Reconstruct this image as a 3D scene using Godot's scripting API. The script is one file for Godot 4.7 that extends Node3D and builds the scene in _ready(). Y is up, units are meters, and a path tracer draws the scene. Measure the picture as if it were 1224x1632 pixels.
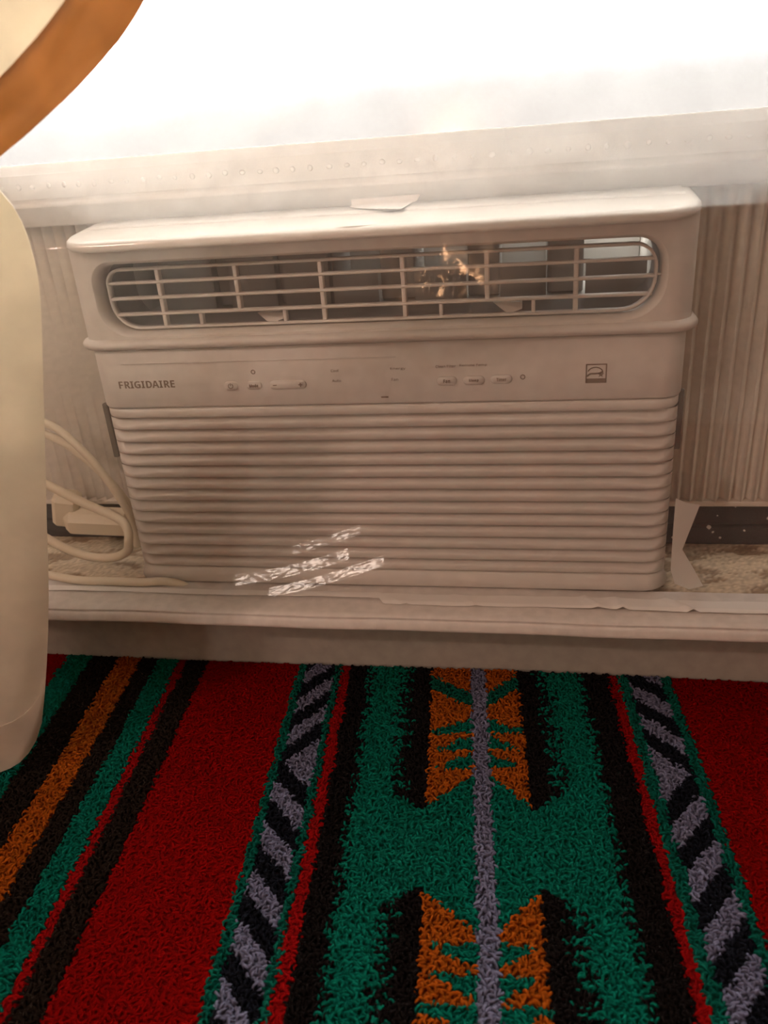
extends Node3D

var rng := RandomNumberGenerator.new()
var taken := {}
var M := {}

# ------------------------------------------------------------------ helpers
func srgb(r: float, g: float, b: float, a := 1.0) -> Color:
	var c := Color(r, g, b).linear_to_srgb()
	c.a = a
	return c

func mat(r: float, g: float, b: float, rough := 0.6, spec := 0.5) -> StandardMaterial3D:
	var m := StandardMaterial3D.new()
	m.albedo_color = srgb(r, g, b)
	m.roughness = rough
	m.metallic_specular = spec
	return m

func noise_tex(seed_: int, freq: float, lo: Color, hi: Color, octaves := 4, size := 512) -> NoiseTexture2D:
	var n := FastNoiseLite.new()
	n.seed = seed_
	n.frequency = freq
	n.fractal_octaves = octaves
	var t := NoiseTexture2D.new()
	t.width = size
	t.height = size
	t.seamless = true
	t.noise = n
	var g := Gradient.new()
	g.set_color(0, lo)
	g.set_color(1, hi)
	t.color_ramp = g
	return t

func grained(m: StandardMaterial3D, seed_: int, freq: float, depth: float, scale: float, bump := 0.0) -> StandardMaterial3D:
	m.albedo_texture = noise_tex(seed_, freq, Color(1.0 - depth, 1.0 - depth, 1.0 - depth), Color.WHITE)
	m.uv1_triplanar = true
	m.uv1_scale = Vector3.ONE * scale
	if bump > 0.0:
		m.heightmap_enabled = true
		m.heightmap_texture = noise_tex(seed_ + 7, freq * 2.0, Color.BLACK, Color.WHITE)
		m.heightmap_scale = bump
	return m

func numbered(called: String) -> String:
	var k: int = taken.get(called, 0)
	taken[called] = k + 1
	return called if k == 0 else "%s_%03d" % [called, k]

func tag(o: Node3D, label: String, category: String, group := "") -> Node3D:
	o.set_meta("label", label)
	o.set_meta("category", category)
	if group != "":
		o.set_meta("group", group)
	return o

func thing(called: String, label: String, category: String, at := Vector3.ZERO, group := "") -> Node3D:
	var o := Node3D.new()
	o.name = numbered(called)
	o.position = at
	add_child(o)
	tag(o, label, category, group)
	return o

func put(called: String, mesh: Mesh, m: Material, parent: Node3D = null, at := Vector3.ZERO) -> MeshInstance3D:
	var o := MeshInstance3D.new()
	o.mesh = mesh
	o.material_override = m
	o.position = at
	if parent == null:
		o.name = numbered(called)
		add_child(o)
	else:
		o.name = called
		parent.add_child(o, true)
	return o

func structure(called: String, mesh: Mesh, m: Material) -> MeshInstance3D:
	var o := put(called, mesh, m)
	o.set_meta("kind", "structure")
	return o

func begin(smooth := true) -> SurfaceTool:
	var st := SurfaceTool.new()
	st.begin(Mesh.PRIMITIVE_TRIANGLES)
	st.set_smooth_group(0 if smooth else -1)
	return st

func done(st: SurfaceTool) -> ArrayMesh:
	st.generate_normals()
	st.index()
	return st.commit()

func tri_out(st: SurfaceTool, a: Vector3, b: Vector3, c: Vector3, from: Vector3) -> void:
	# Godot's front faces run clockwise: (b-a)x(c-a) then points inwards
	if (b - a).cross(c - a).dot((a + b + c) / 3.0 - from) > 0.0:
		var t := b
		b = c
		c = t
	for p in [a, b, c]:
		st.add_vertex(p)

func quad_out(st: SurfaceTool, a: Vector3, b: Vector3, c: Vector3, d: Vector3, from: Vector3) -> void:
	tri_out(st, a, b, c, from)
	tri_out(st, a, c, d, from)

func box_corner(mid: Vector3, h: Vector3, bev: float, sx: int, sy: int, sz: int, axis: int) -> Vector3:
	var v := Vector3(h.x - bev, h.y - bev, h.z - bev)
	v[axis] += bev
	return mid + Vector3(v.x * sx, v.y * sy, v.z * sz)

func box(st: SurfaceTool, lo: Vector3, hi: Vector3, bev := 0.0) -> void:
	st.set_smooth_group(-1)
	var mid := (lo + hi) / 2.0
	var h := (hi - lo) / 2.0
	bev = minf(bev, minf(h.x, minf(h.y, h.z)) * 0.98)
	for axis in 3:
		for s in [-1, 1]:
			var q := []
			for k in [[-1, -1], [1, -1], [1, 1], [-1, 1]]:
				var sg := [0, 0, 0]
				sg[axis] = s
				sg[(axis + 1) % 3] = k[0]
				sg[(axis + 2) % 3] = k[1]
				q.append(box_corner(mid, h, bev, sg[0], sg[1], sg[2], axis))
			quad_out(st, q[0], q[1], q[2], q[3], mid)
	if bev <= 0.0:
		return
	for axis in 3:                                 # edges along this axis
		var u := (axis + 1) % 3
		var w := (axis + 2) % 3
		for su in [-1, 1]:
			for sw in [-1, 1]:
				var q := []
				for k in [[-1, u], [1, u], [1, w], [-1, w]]:
					var sg := [0, 0, 0]
					sg[axis] = k[0]
					sg[u] = su
					sg[w] = sw
					q.append(box_corner(mid, h, bev, sg[0], sg[1], sg[2], k[1]))
				quad_out(st, q[0], q[1], q[2], q[3], mid)
	for sx in [-1, 1]:
		for sy in [-1, 1]:
			for sz in [-1, 1]:
				tri_out(st, box_corner(mid, h, bev, sx, sy, sz, 0), box_corner(mid, h, bev, sx, sy, sz, 1), box_corner(mid, h, bev, sx, sy, sz, 2), mid)

func box_mesh(lo: Vector3, hi: Vector3, bev := 0.0) -> ArrayMesh:
	var st := begin(false)
	box(st, lo, hi, bev)
	return done(st)

# a grid of rows; flip turns the faces over
func grid(st: SurfaceTool, rows: Array, flip := false, close_rows := false, uvs := false) -> void:
	var n := rows.size()
	var k: int = rows[0].size()
	for i in n - (0 if close_rows else 1):
		var a = rows[i]
		var b = rows[(i + 1) % n]
		for j in k - 1:
			var q := [a[j], a[j + 1], b[j + 1], b[j]]
			var t := [Vector2(j, i), Vector2(j + 1, i), Vector2(j + 1, i + 1), Vector2(j, i + 1)]
			for x in ([0, 1, 2, 0, 2, 3] if not flip else [0, 2, 1, 0, 3, 2]):
				if uvs:
					st.set_uv(Vector2(t[x].x / (k - 1.0), t[x].y / (n - 1.0)))
				st.add_vertex(q[x])

# sheet of cloth or film with a thickness, from a grid of points
func sheet(rows: Array, thick: float) -> ArrayMesh:
	var n := rows.size()
	var k: int = rows[0].size()
	var front := []
	var back := []
	for i in n:
		var f := PackedVector3Array()
		var b := PackedVector3Array()
		for j in k:
			var du: Vector3 = rows[i][mini(j + 1, k - 1)] - rows[i][maxi(j - 1, 0)]
			var dv: Vector3 = rows[mini(i + 1, n - 1)][j] - rows[maxi(i - 1, 0)][j]
			var nn := du.cross(dv).normalized() * thick * 0.5
			f.append(rows[i][j] + nn)
			b.append(rows[i][j] - nn)
		front.append(f)
		back.append(b)
	var st := begin()
	grid(st, front, true)
	st.set_smooth_group(1)
	grid(st, back, false)
	st.set_smooth_group(2)
	var rim_a := PackedVector3Array()
	var rim_b := PackedVector3Array()
	for j in k:
		rim_a.append(front[0][j])
		rim_b.append(back[0][j])
	for i in range(1, n):
		rim_a.append(front[i][k - 1])
		rim_b.append(back[i][k - 1])
	for j in range(k - 2, -1, -1):
		rim_a.append(front[n - 1][j])
		rim_b.append(back[n - 1][j])
	for i in range(n - 2, -1, -1):
		rim_a.append(front[i][0])
		rim_b.append(back[i][0])
	grid(st, [rim_a, rim_b], false)
	return done(st)

func smooth_path(pts: Array, per := 6) -> PackedVector3Array:
	var out := PackedVector3Array()
	for i in pts.size() - 1:
		var a: Vector3 = pts[maxi(i - 1, 0)]
		var b: Vector3 = pts[i]
		var c: Vector3 = pts[i + 1]
		var d: Vector3 = pts[mini(i + 2, pts.size() - 1)]
		for k in per:
			out.append(b.cubic_interpolate(c, a, d, k / float(per)))
	out.append(pts[-1])
	return out

func tube(st: SurfaceTool, path: PackedVector3Array, r: float, sides := 10, squash := 1.0) -> void:
	st.set_smooth_group(0)
	var up := Vector3(0.13, 0.97, 0.21).normalized()
	var rows := []
	for i in path.size():
		var t := (path[mini(i + 1, path.size() - 1)] - path[maxi(i - 1, 0)]).normalized()
		var x := up.cross(t).normalized()
		up = t.cross(x).normalized()
		var ring := PackedVector3Array()
		for k in sides + 1:
			var a := TAU * k / sides
			ring.append(path[i] + x * cos(a) * r + up * sin(a) * r * squash)
		rows.append(ring)
	grid(st, rows, true)
	st.set_smooth_group(-1)
	for e in [0, path.size() - 1]:
		var inner: Vector3 = path[1] if e == 0 else path[path.size() - 2]
		for k in sides:
			tri_out(st, path[e], rows[e][k], rows[e][k + 1], inner)

# plan outline of a box with rounded front corners, from the left side's back round the front to the right side's back:
# [position on the plan (x, z), outward normal, 0..1 how far on the flat front]
func plan(hw: float, zback: float, zfront: float, r: float, n := 8, front := 24) -> Array:
	var out := []
	out.append([Vector2(-hw, zback), Vector2(-1, 0)])
	for k in n + 1:
		var a := PI - k * PI / 2.0 / n
		out.append([Vector2(-hw + r, zfront - r) + Vector2(cos(a), sin(a)) * r, Vector2(cos(a), sin(a))])
	for k in range(1, front):
		out.append([Vector2(lerpf(-hw + r, hw - r, k / float(front)), zfront), Vector2(0, 1)])
	for k in n + 1:
		var a := PI / 2.0 - k * PI / 2.0 / n
		out.append([Vector2(hw - r, zfront - r) + Vector2(cos(a), sin(a)) * r, Vector2(cos(a), sin(a))])
	out.append([Vector2(hw, zback), Vector2(1, 0)])
	return out

# a profile (outward offset, height) carried round a plan
func shell(st: SurfaceTool, outline: Array, profile: Array, closing_ends := false) -> void:
	var rows := []
	for o in outline:
		var row := PackedVector3Array()
		for p in profile:
			var off: float = p.x
			if closing_ends and absf(o[0].x) > 0.212:
				off *= clampf((0.2235 - absf(o[0].x)) / 0.0115, 0.0, 1.0)
			var drop := 0.0                          # towards the ends the ledges widen into scoops
			if closing_ends and off > -0.002 and p.y > profile[5].y:
				drop = 0.0024 * smoothstep(0.185, 0.2115, absf(o[0].x)) * (1.0 - smoothstep(0.2125, 0.2225, absf(o[0].x)))
			row.append(Vector3(o[0].x + o[1].x * off, p.y - drop, o[0].y + o[1].y * off))
		rows.append(row)
	grid(st, rows, true)

# rounded rectangle as a loop of points (x, y); r per corner, from the bottom right, anticlockwise
func rounded_loop(x0: float, x1: float, y0: float, y1: float, r: Array, n := 8) -> PackedVector2Array:
	var out := PackedVector2Array()
	var c := [Vector2(x1 - r[0], y0 + r[0]), Vector2(x1 - r[1], y1 - r[1]), Vector2(x0 + r[2], y1 - r[2]), Vector2(x0 + r[3], y0 + r[3])]
	for k in 4:
		for i in n + 1:
			var a := -PI / 2.0 + k * PI / 2.0 + i * PI / 2.0 / n
			out.append(c[k] + Vector2(cos(a), sin(a)) * r[k])
	out.append(out[0])
	return out

func loop3(loop: PackedVector2Array, z: float) -> PackedVector3Array:
	var out := PackedVector3Array()
	for p in loop:
		out.append(Vector3(p.x, p.y, z))
	return out

func text(called: String, words: String, width: float, height: float, at: Vector3, m: Material, parent: Node3D, bold := false) -> MeshInstance3D:
	var t := TextMesh.new()
	var f := SystemFont.new()
	f.font_names = PackedStringArray(["Droid Sans"])
	if bold:
		f.font_weight = 700
	t.font = f
	t.font_size = 32
	t.pixel_size = 0.001
	t.depth = 0.004
	t.text = words
	t.curve_step = 1.0
	var b := t.get_aabb()
	var o := put(called, t, m, parent)
	var s := Vector3(width / maxf(b.size.x, 1e-5), height / maxf(b.size.y, 1e-5), 0.06)
	o.scale = s
	o.position = at - Vector3(b.get_center().x * s.x, b.get_center().y * s.y, 0)
	return o

# ------------------------------------------------------------------ scene
func _ready() -> void:
	rng.seed = 4021
	camera_and_light()
	materials()
	room()
	window_parts()
	blanket()
	air_conditioner()
	side_panels()
	cord_and_tapes()
	film()
	curtain()

func camera_and_light() -> void:
	var cam := Camera3D.new()
	cam.name = "camera"
	cam.current = true
	cam.near = 0.02
	cam.far = 400.0
	var at := CameraAttributesPhysical.new()
	at.frustum_focal_length = 27.884
	at.frustum_focus_distance = 0.63
	at.exposure_aperture = 8.5
	cam.attributes = at
	cam.fov = 64.232
	add_child(cam)
	var f := Vector3(0.0, 0.0, 1300.0)             # view axes from the two vanishing points (verticals, and lines along the window)
	var down := Vector3(220, 2700, 1300).normalized()
	var vx := -7200.0
	var vy := (-1300.0 * 1300.0 - 220.0 * vx) / 2700.0
	var right := -Vector3(vx, vy, 1300).normalized()
	var up := -down
	var near := right.cross(up)                    # world z in (right, down, forward) of the picture
	# columns of the camera's basis in the world: its right, its up, its back
	var cr := Vector3(right.x, up.x, near.x)
	var cu := -Vector3(right.y, up.y, near.y)
	var cb := -Vector3(right.z, up.z, near.z)
	cam.transform = Transform3D(Basis(cr, cu, cb), Vector3(0.1199, 0.3562, 0.5874))

	var env := Environment.new()
	env.tonemap_mode = Environment.TONE_MAPPER_LINEAR
	env.tonemap_exposure = 1.32
	env.sdfgi_enabled = true
	env.ssao_enabled = true
	env.ssil_enabled = true
	env.background_mode = Environment.BG_SKY
	var sky := Sky.new()
	var sm := ProceduralSkyMaterial.new()
	sm.sky_top_color = Color(1.0, 0.98, 0.94)
	sm.sky_horizon_color = Color(0.95, 0.97, 1.0)
	sm.ground_horizon_color = Color(0.93, 0.95, 1.0)
	sm.ground_bottom_color = Color(0.75, 0.77, 0.8)
	sm.sky_energy_multiplier = 2.9
	sm.ground_energy_multiplier = 1.6
	sm.sun_angle_max = 0.0
	sky.sky_material = sm
	env.sky = sky
	var we := WorldEnvironment.new()
	we.name = "world_environment"
	we.environment = env
	add_child(we)

func lamp_light(called: String, at: Vector3, energy: float, color: Color, size: float, parent: Node3D) -> void:
	var l := OmniLight3D.new()
	l.name = called
	l.position = at
	l.light_energy = energy
	l.light_color = color
	l.light_size = size
	l.omni_range = 12.0
	l.omni_attenuation = 2.0
	l.shadow_enabled = true
	parent.add_child(l)

func materials() -> void:
	M.plastic = grained(mat(0.69, 0.632, 0.57, 0.42), 3, 0.02, 0.05, 6.0)
	M.outside = grained(mat(0.11, 0.1, 0.092, 0.95), 8, 0.01, 0.15, 0.2)
	M.garden = grained(mat(0.12, 0.115, 0.113, 0.95), 9, 0.01, 0.2, 0.3)
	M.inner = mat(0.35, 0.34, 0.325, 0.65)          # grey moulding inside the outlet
	M.slot = mat(0.15, 0.13, 0.1, 0.6)
	M.bronze = mat(0.06, 0.045, 0.035, 0.4)
	M.print = mat(0.2, 0.135, 0.09, 0.6)
	M.metal = mat(0.62, 0.6, 0.57, 0.5)
	M.paint = grained(mat(0.74, 0.695, 0.63, 0.5), 11, 0.015, 0.08, 5.0)
	M.stool = grained(mat(0.72, 0.655, 0.6, 0.4), 12, 0.02, 0.08, 7.0)
	M.wall = grained(mat(0.42, 0.385, 0.33, 0.8), 13, 0.03, 0.08, 4.0)
	M.roomwall = grained(mat(0.4, 0.33, 0.27, 0.85), 14, 0.02, 0.06, 2.0)
	M.ceiling = mat(0.75, 0.72, 0.68, 0.9)
	M.floor = grained(mat(0.26, 0.16, 0.09, 0.5), 15, 0.02, 0.3, 3.0)
	M.bead = mat(0.72, 0.69, 0.63, 0.3)
	M.accordion = grained(mat(0.7, 0.62, 0.53, 0.5), 16, 0.03, 0.06, 8.0)
	M.accordion.backlight_enabled = true          # thin vinyl: daylight comes through a little
	M.accordion.backlight = srgb(0.11, 0.1, 0.085)
	M.cord = mat(0.78, 0.68, 0.52, 0.45)
	M.foam = grained(mat(0.075, 0.07, 0.06, 0.85), 17, 0.08, 0.5, 12.0, 0.05)
	M.tape = mat(0.64, 0.61, 0.55, 0.45)
	M.white_tape = mat(0.8, 0.75, 0.7, 0.45)
	var g := StandardMaterial3D.new()
	g.refraction_enabled = true                     # steamed-up pane: what lies beyond it blurs
	g.refraction_scale = 0.05
	g.albedo_color = Color(1, 1, 1, 0.0)
	g.roughness = 0.13
	g.metallic_specular = 0.1
	M.glass = g
	var fm := StandardMaterial3D.new()
	fm.transparency = BaseMaterial3D.TRANSPARENCY_ALPHA
	fm.albedo_color = Color(1, 1, 1, 0.05)
	fm.roughness = 0.1
	M.film = fm
	var c := grained(mat(0.93, 0.88, 0.79, 0.85), 21, 0.01, 0.08, 5.0)
	c.backlight_enabled = true
	c.backlight = srgb(1.0, 0.95, 0.86)
	M.curtain = c
	var h := grained(mat(0.66, 0.45, 0.26, 0.85), 22, 0.01, 0.12, 5.0)  # doubled hem: its dimmer backlight is put into a browner colour
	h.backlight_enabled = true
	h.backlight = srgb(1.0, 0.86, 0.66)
	M.dimmed_hem = h

func room() -> void:
	# open ground outside, pale and flat
	var gr := begin(false)
	box(gr, Vector3(-180.0, -2.6, -260.0), Vector3(180.0, -2.1, -1.0))
	structure("ground", done(gr), M.outside)
	var gw := begin(false)                          # plastered garden wall across the yard
	box(gw, Vector3(-30.0, -2.1, -10.3), Vector3(30.0, 1.12, -10.0), 0.05)
	structure("wall_outside", done(gw), M.garden)
	# the wall that holds the window: pieces round the opening, 12 cm thick, its room side at z = 0.028
	var st := begin(false)
	box(st, Vector3(-2.0, -0.65, -0.12), Vector3(2.0, -0.012, 0.028))
	box(st, Vector3(-2.0, -0.012, -0.12), Vector3(-0.47, 1.32, 0.028))
	box(st, Vector3(0.47, -0.012, -0.12), Vector3(2.0, 1.32, 0.028))
	box(st, Vector3(-2.0, 1.32, -0.12), Vector3(2.0, 1.85, 0.028))
	structure("wall_front", done(st), M.wall)
	structure("wall_left", box_mesh(Vector3(-2.1, -0.65, -0.12), Vector3(-2.0, 1.85, 3.3)), M.roomwall)
	structure("wall_right", box_mesh(Vector3(2.0, -0.65, -0.12), Vector3(2.1, 1.85, 3.3)), M.roomwall)
	structure("wall_back", box_mesh(Vector3(-2.1, -0.65, 3.3), Vector3(2.1, 1.85, 3.4)), M.roomwall)
	structure("ceiling", box_mesh(Vector3(-2.1, 1.85, -0.12), Vector3(2.1, 1.95, 3.4)), M.ceiling)
	structure("floor", box_mesh(Vector3(-2.1, -0.75, -0.12), Vector3(2.1, -0.65, 3.4)), M.floor)
	var gm := mat(1, 0.9, 0.75)
	gm.emission_enabled = true
	gm.emission = Color(1.0, 0.85, 0.72)
	gm.emission_energy_multiplier = 3.0
	# ceiling light behind the photographer
	var cl := thing("ceiling_light", "round white ceiling light up to the left behind the bed", "lamp", Vector3(-1.35, 1.85, 1.65))
	var dome := SphereMesh.new()
	dome.radius = 0.11
	dome.height = 0.2
	put("shade", dome, gm, cl, Vector3(0, -0.1, 0))
	var rose := CylinderMesh.new()
	rose.top_radius = 0.09
	rose.bottom_radius = 0.085
	rose.height = 0.02
	put("ceiling_rose", rose, M.white_tape, cl, Vector3(0, -0.01, 0))
	lamp_light("bulb_light", Vector3(0, -0.1, 0), 0.7, Color(1.0, 0.85, 0.78), 0.1, cl)

	# unseen globe lamp low on the left, added to put glints in the film's creases
	var ns := thing("nightstand", "dark wooden nightstand beside the foot of the bed", "nightstand", Vector3(-1.3, -0.65, 2.3))
	put("top", box_mesh(Vector3(-0.24, 0.56, -0.2), Vector3(0.24, 0.6, 0.2), 0.006), M.floor, ns)
	put("body", box_mesh(Vector3(-0.22, 0.12, -0.18), Vector3(0.22, 0.56, 0.18), 0.004), M.floor, ns)
	for sx in [-0.19, 0.19]:
		for sz in [-0.15, 0.15]:
			put("leg", box_mesh(Vector3(sx - 0.02, 0, sz - 0.02), Vector3(sx + 0.02, 0.12, sz + 0.02), 0.003), M.floor, ns)
	var lp := thing("glint_lamp", "added table lamp with a white globe on the nightstand, for glints in the film", "lamp", Vector3(-1.3, -0.05, 2.3))
	var foot := CylinderMesh.new()
	foot.top_radius = 0.06
	foot.bottom_radius = 0.075
	foot.height = 0.03
	put("base", foot, M.bronze, lp, Vector3(0, 0.015, 0))
	var pole := CylinderMesh.new()
	pole.top_radius = 0.012
	pole.bottom_radius = 0.012
	pole.height = 0.44
	put("pole", pole, M.bronze, lp, Vector3(0, 0.26, 0))
	var globe := SphereMesh.new()
	globe.radius = 0.12
	globe.height = 0.24
	put("globe", globe, gm, lp, Vector3(0, 0.57, 0))
	lamp_light("glint_light", Vector3(0, 0.57, 0), 0.32, Color(1.0, 0.92, 0.87), 0.124, lp)

	# dresser at the back wall with a small warm lamp: seen as a cluster of glints in the film before the outlet
	var dr := thing("dresser", "dark wooden dresser against the back wall behind the bed", "dresser", Vector3(-0.25, -0.65, 3.05))
	put("body", box_mesh(Vector3(-0.5, 0.08, -0.2), Vector3(0.5, 0.68, 0.24), 0.006), M.floor, dr)
	put("top", box_mesh(Vector3(-0.52, 0.68, -0.22), Vector3(0.52, 0.71, 0.245), 0.006), M.floor, dr)
	for k in 3:
		var dw := put("drawer", box_mesh(Vector3(-0.47, 0.1 + k * 0.19, -0.215), Vector3(0.47, 0.27 + k * 0.19, -0.19), 0.004), M.floor, dr)
		put("handle", box_mesh(Vector3(-0.06, 0.18 + k * 0.19, -0.235), Vector3(0.06, 0.195 + k * 0.19, -0.21), 0.003), M.bronze, dw)
	for sx in [-0.45, 0.45]:
		for sz in [-0.16, 0.2]:
			put("leg", box_mesh(Vector3(sx - 0.025, 0, sz - 0.025), Vector3(sx + 0.025, 0.09, sz + 0.025), 0.003), M.floor, dr)
	var sl := thing("small_lamp", "small warm bulb lamp standing on the dresser", "lamp", Vector3(-0.21, 0.06, 3.03))
	put("base", foot, M.bronze, sl, Vector3(0, 0.015, 0))
	var stem := CylinderMesh.new()
	stem.top_radius = 0.01
	stem.bottom_radius = 0.01
	stem.height = 0.18
	put("pole", stem, M.bronze, sl, Vector3(0, 0.11, 0))
	var small := SphereMesh.new()
	small.radius = 0.036
	small.height = 0.072
	var wm := mat(1, 0.75, 0.5)
	wm.emission_enabled = true
	wm.emission = Color(1.0, 0.72, 0.5)
	wm.emission_energy_multiplier = 3.0
	put("bulb", small, wm, sl, Vector3(0, 0.225, 0))
	lamp_light("small_bulb_light", Vector3(0, 0.225, 0), 0.1, Color(1.0, 0.75, 0.55), 0.039, sl)

func window_parts() -> void:
	# stool (inner sill): moulded nose towards the room
	var st := begin()
	var prof := [Vector2(-0.0005, 0.001), Vector2(0.0, 0.043), Vector2(-0.0012, 0.0485), Vector2(-0.0022, 0.0492), Vector2(-0.0028, 0.0485), Vector2(-0.0036, 0.0500), Vector2(-0.0050, 0.0520), Vector2(-0.0085, 0.0525), Vector2(-0.0098, 0.0532), Vector2(-0.0112, 0.0525), Vector2(-0.0120, 0.0500), Vector2(-0.0120, 0.027)]
	var rows := []
	for k in 41:
		var x := lerpf(-0.55, 0.55, k / 40.0)
		var row := PackedVector3Array()
		for p in prof:
			var w := 0.0004 * sin(x * 23.0) + 0.0003 * sin(x * 57.0 + 1.0)
			row.append(Vector3(x, p.x + w, p.y))
		rows.append(row)
	grid(st, rows, true)
	structure("trim_1", done(st), M.stool)
	# the old outer sill behind it, with flaking paint: a raised skin of paint over bare wood
	var n := FastNoiseLite.new()
	n.seed = 77
	n.frequency = 26.0
	n.fractal_octaves = 4
	var fine := FastNoiseLite.new()
	fine.seed = 9
	fine.frequency = 160.0
	fine.fractal_octaves = 3
	st = begin()
	rows = []
	var cols := []
	for i in 60:
		var z := lerpf(0.0015, -0.13, i / 59.0)
		var row := PackedVector3Array()
		var col := []
		for j in 401:
			var x := lerpf(-0.47, 0.47, j / 400.0)
			var v := n.get_noise_2d(x * 0.6, z * 1.6) + 0.35 * fine.get_noise_2d(x, z * 0.7)
			var paint := smoothstep(-0.2, -0.12, v)
			row.append(Vector3(x, -0.004 + paint * 0.0012 + 0.0011 * fine.get_noise_2d(x * 0.5 + 3.0, z), z))
			var d := 0.86 + 0.5 * fine.get_noise_2d(x * 1.7, z * 1.7 + 4.0)
			col.append(Color(0.36, 0.25, 0.15).lerp(Color(0.66, 0.53, 0.37), paint) * d)
		rows.append(row)
		cols.append(col)
	for i in 59:
		for j in 400:
			for q in [[i, j], [i + 1, j + 1], [i, j + 1], [i, j], [i + 1, j], [i + 1, j + 1]]:
				st.set_color(cols[q[0]][q[1]])
				st.add_vertex(rows[q[0]][q[1]])
	var pm := StandardMaterial3D.new()
	pm.vertex_color_use_as_albedo = true
	pm.roughness = 0.7
	structure("trim_2", done(st), pm)
	var s2 := begin(false)                          # wood under the paint skin, down to the wall
	box(s2, Vector3(-0.47, -0.05, -0.2), Vector3(0.47, -0.0062, 0.0))
	structure("trim_3", done(s2), M.paint)
	# jambs
	for s in [-1.0, 1.0]:
		var a: float = 0.45 * s
		var b: float = 0.4699 * s
		structure("trim_%d" % (4 if s < 0 else 5), box_mesh(Vector3(minf(a, b), -0.006, -0.12), Vector3(maxf(a, b), 1.32, 0.03), 0.002), M.paint)
	# sash: rail with its mouldings, stiles, top rail, pane
	var w := Node3D.new()
	w.name = "window_1"
	w.set_meta("kind", "structure")
	add_child(w)
	st = begin()
	# (height, z): from under the rail up the room face: flat, step, band, then a long sloped shoulder up to the glass
	prof = [Vector2(0.2972, -0.098), Vector2(0.2972, -0.0615), Vector2(0.2982, -0.0602), Vector2(0.3105, -0.0600), Vector2(0.3118, -0.0588), Vector2(0.3130, -0.0585), Vector2(0.3150, -0.0590), Vector2(0.3165, -0.0600), Vector2(0.3370, -0.0602), Vector2(0.3376, -0.0608), Vector2(0.3440, -0.0610), Vector2(0.3446, -0.0615), Vector2(0.3446, -0.0626), Vector2(0.3424, -0.0627), Vector2(0.3424, -0.098), Vector2(0.2972, -0.098)]
	rows = []
	for k in 3:
		var x := lerpf(-0.449, 0.449, k / 2.0)
		var row := PackedVector3Array()
		for p in prof:
			row.append(Vector3(x, p.x, p.y))
		rows.append(row)
	grid(st, rows, false)
	put("rail", done(st), M.paint, w)
	put("stile", box_mesh(Vector3(-0.449, 0.343, -0.098), Vector3(-0.405, 1.3, -0.062), 0.004), M.paint, w)
	put("stile", box_mesh(Vector3(0.405, 0.343, -0.098), Vector3(0.449, 1.3, -0.062), 0.004), M.paint, w)
	put("rail", box_mesh(Vector3(-0.405, 1.26, -0.098), Vector3(0.405, 1.3, -0.062), 0.004), M.paint, w)
	put("pane", box_mesh(Vector3(-0.405, 0.3426, -0.0666), Vector3(0.405, 1.262, -0.0638)), M.glass, w)

func pattern(u: float, v: float) -> Color:
	var red := Color(0.17, 0.0006, 0.0003)
	var thin_red := Color(0.19, 0.0016, 0.0016)
	var teal := Color(0.002432, 0.1155, 0.076)
	var orange := Color(0.3, 0.062, 0.004)
	var dark := Color(0.01581, 0.01034, 0.007904)
	var black := Color(0.008512, 0.006688, 0.006688)
	var grey := Color(0.14, 0.14, 0.215)
	var ink := Color(0.007296, 0.008512, 0.01338)
	if u < -0.298:
		return red
	if u < -0.274:
		return teal
	if u < -0.2475:
		return dark
	if u < -0.226:
		return orange
	if u < -0.209:
		return dark
	if u < -0.191:
		return teal
	if u < -0.183:
		return thin_red
	if u < -0.164:
		return dark
	if u < -0.079:
		return red
	if u > 0.2258:
		return red
	if u < -0.042 or u > 0.186:
		var left := u < 0.0
		var du := (u + 0.0725) if left else (0.219 - u)
		if du < 0.0 or du > 0.0255:
			return teal.lerp(ink, 0.25)
		var g := absf(v - (0.145 if left else 0.156)) - 1.15 * du
		if g < -0.003:
			return grey
		if g < 0.016:
			return ink
		return grey if fmod((g - 0.016) / 0.0375, 1.0) < 0.5 else ink
	if u < -0.033 or u > 0.178:
		return thin_red
	if u < -0.0185 or u > 0.1595:
		return black
	# the black bands run out into the teal in loose threads
	var thread := 0.5 + 0.5 * sin(v * 1300.0 + sin(v * 410.0) * 2.0)
	if u < lerpf(-0.0195, -0.0105, thread) or u > lerpf(0.161, 0.1525, thread):
		return black
	# the middle field
	var c := u - 0.0743
	if absf(c) < 0.006:
		return grey
	var t := clampf((absf(c) - 0.006) / (0.0323 if c < 0.0 else 0.0257), 0.0, 9.0)
	var w := v if v < 0.2192 else 0.4385 - v
	if t > 1.0:
		var far := absf(c) - (0.0383 if c < 0.0 else 0.0317)
		if w < 0.188 - maxf(far - 0.004, 0.0) * 0.75 and w > -0.1 and far < lerpf(0.015, 0.03, thread) - 0.004 * rng.randf():
			return black
		return teal
	if w < lerpf(0.0685, 0.044, t):
		return orange
	if w < lerpf(0.0864, 0.0613, t):
		return teal.lerp(black, 0.3)
	if w < lerpf(0.0991, 0.1125, t):
		return orange
	if w < 0.1151:
		return teal
	if w < lerpf(0.1175, 0.135, t):
		return orange
	if w < 0.1325:
		return teal
	if w < lerpf(0.1365, 0.152, t):
		return orange
	if w < 0.1505:
		return teal
	if w < lerpf(0.1585, 0.1855, t):
		return orange
	return teal

func blanket_point(u: float, v: float) -> Vector3:
	var d := Vector2(-0.0808, -0.9924).normalized()
	# (u, v) in the blanket's own weave; v grows towards the room
	var x := -u * d.y - v * d.x
	var z := u * d.x - v * d.y
	return Vector3(x, 0.0, z)

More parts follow.
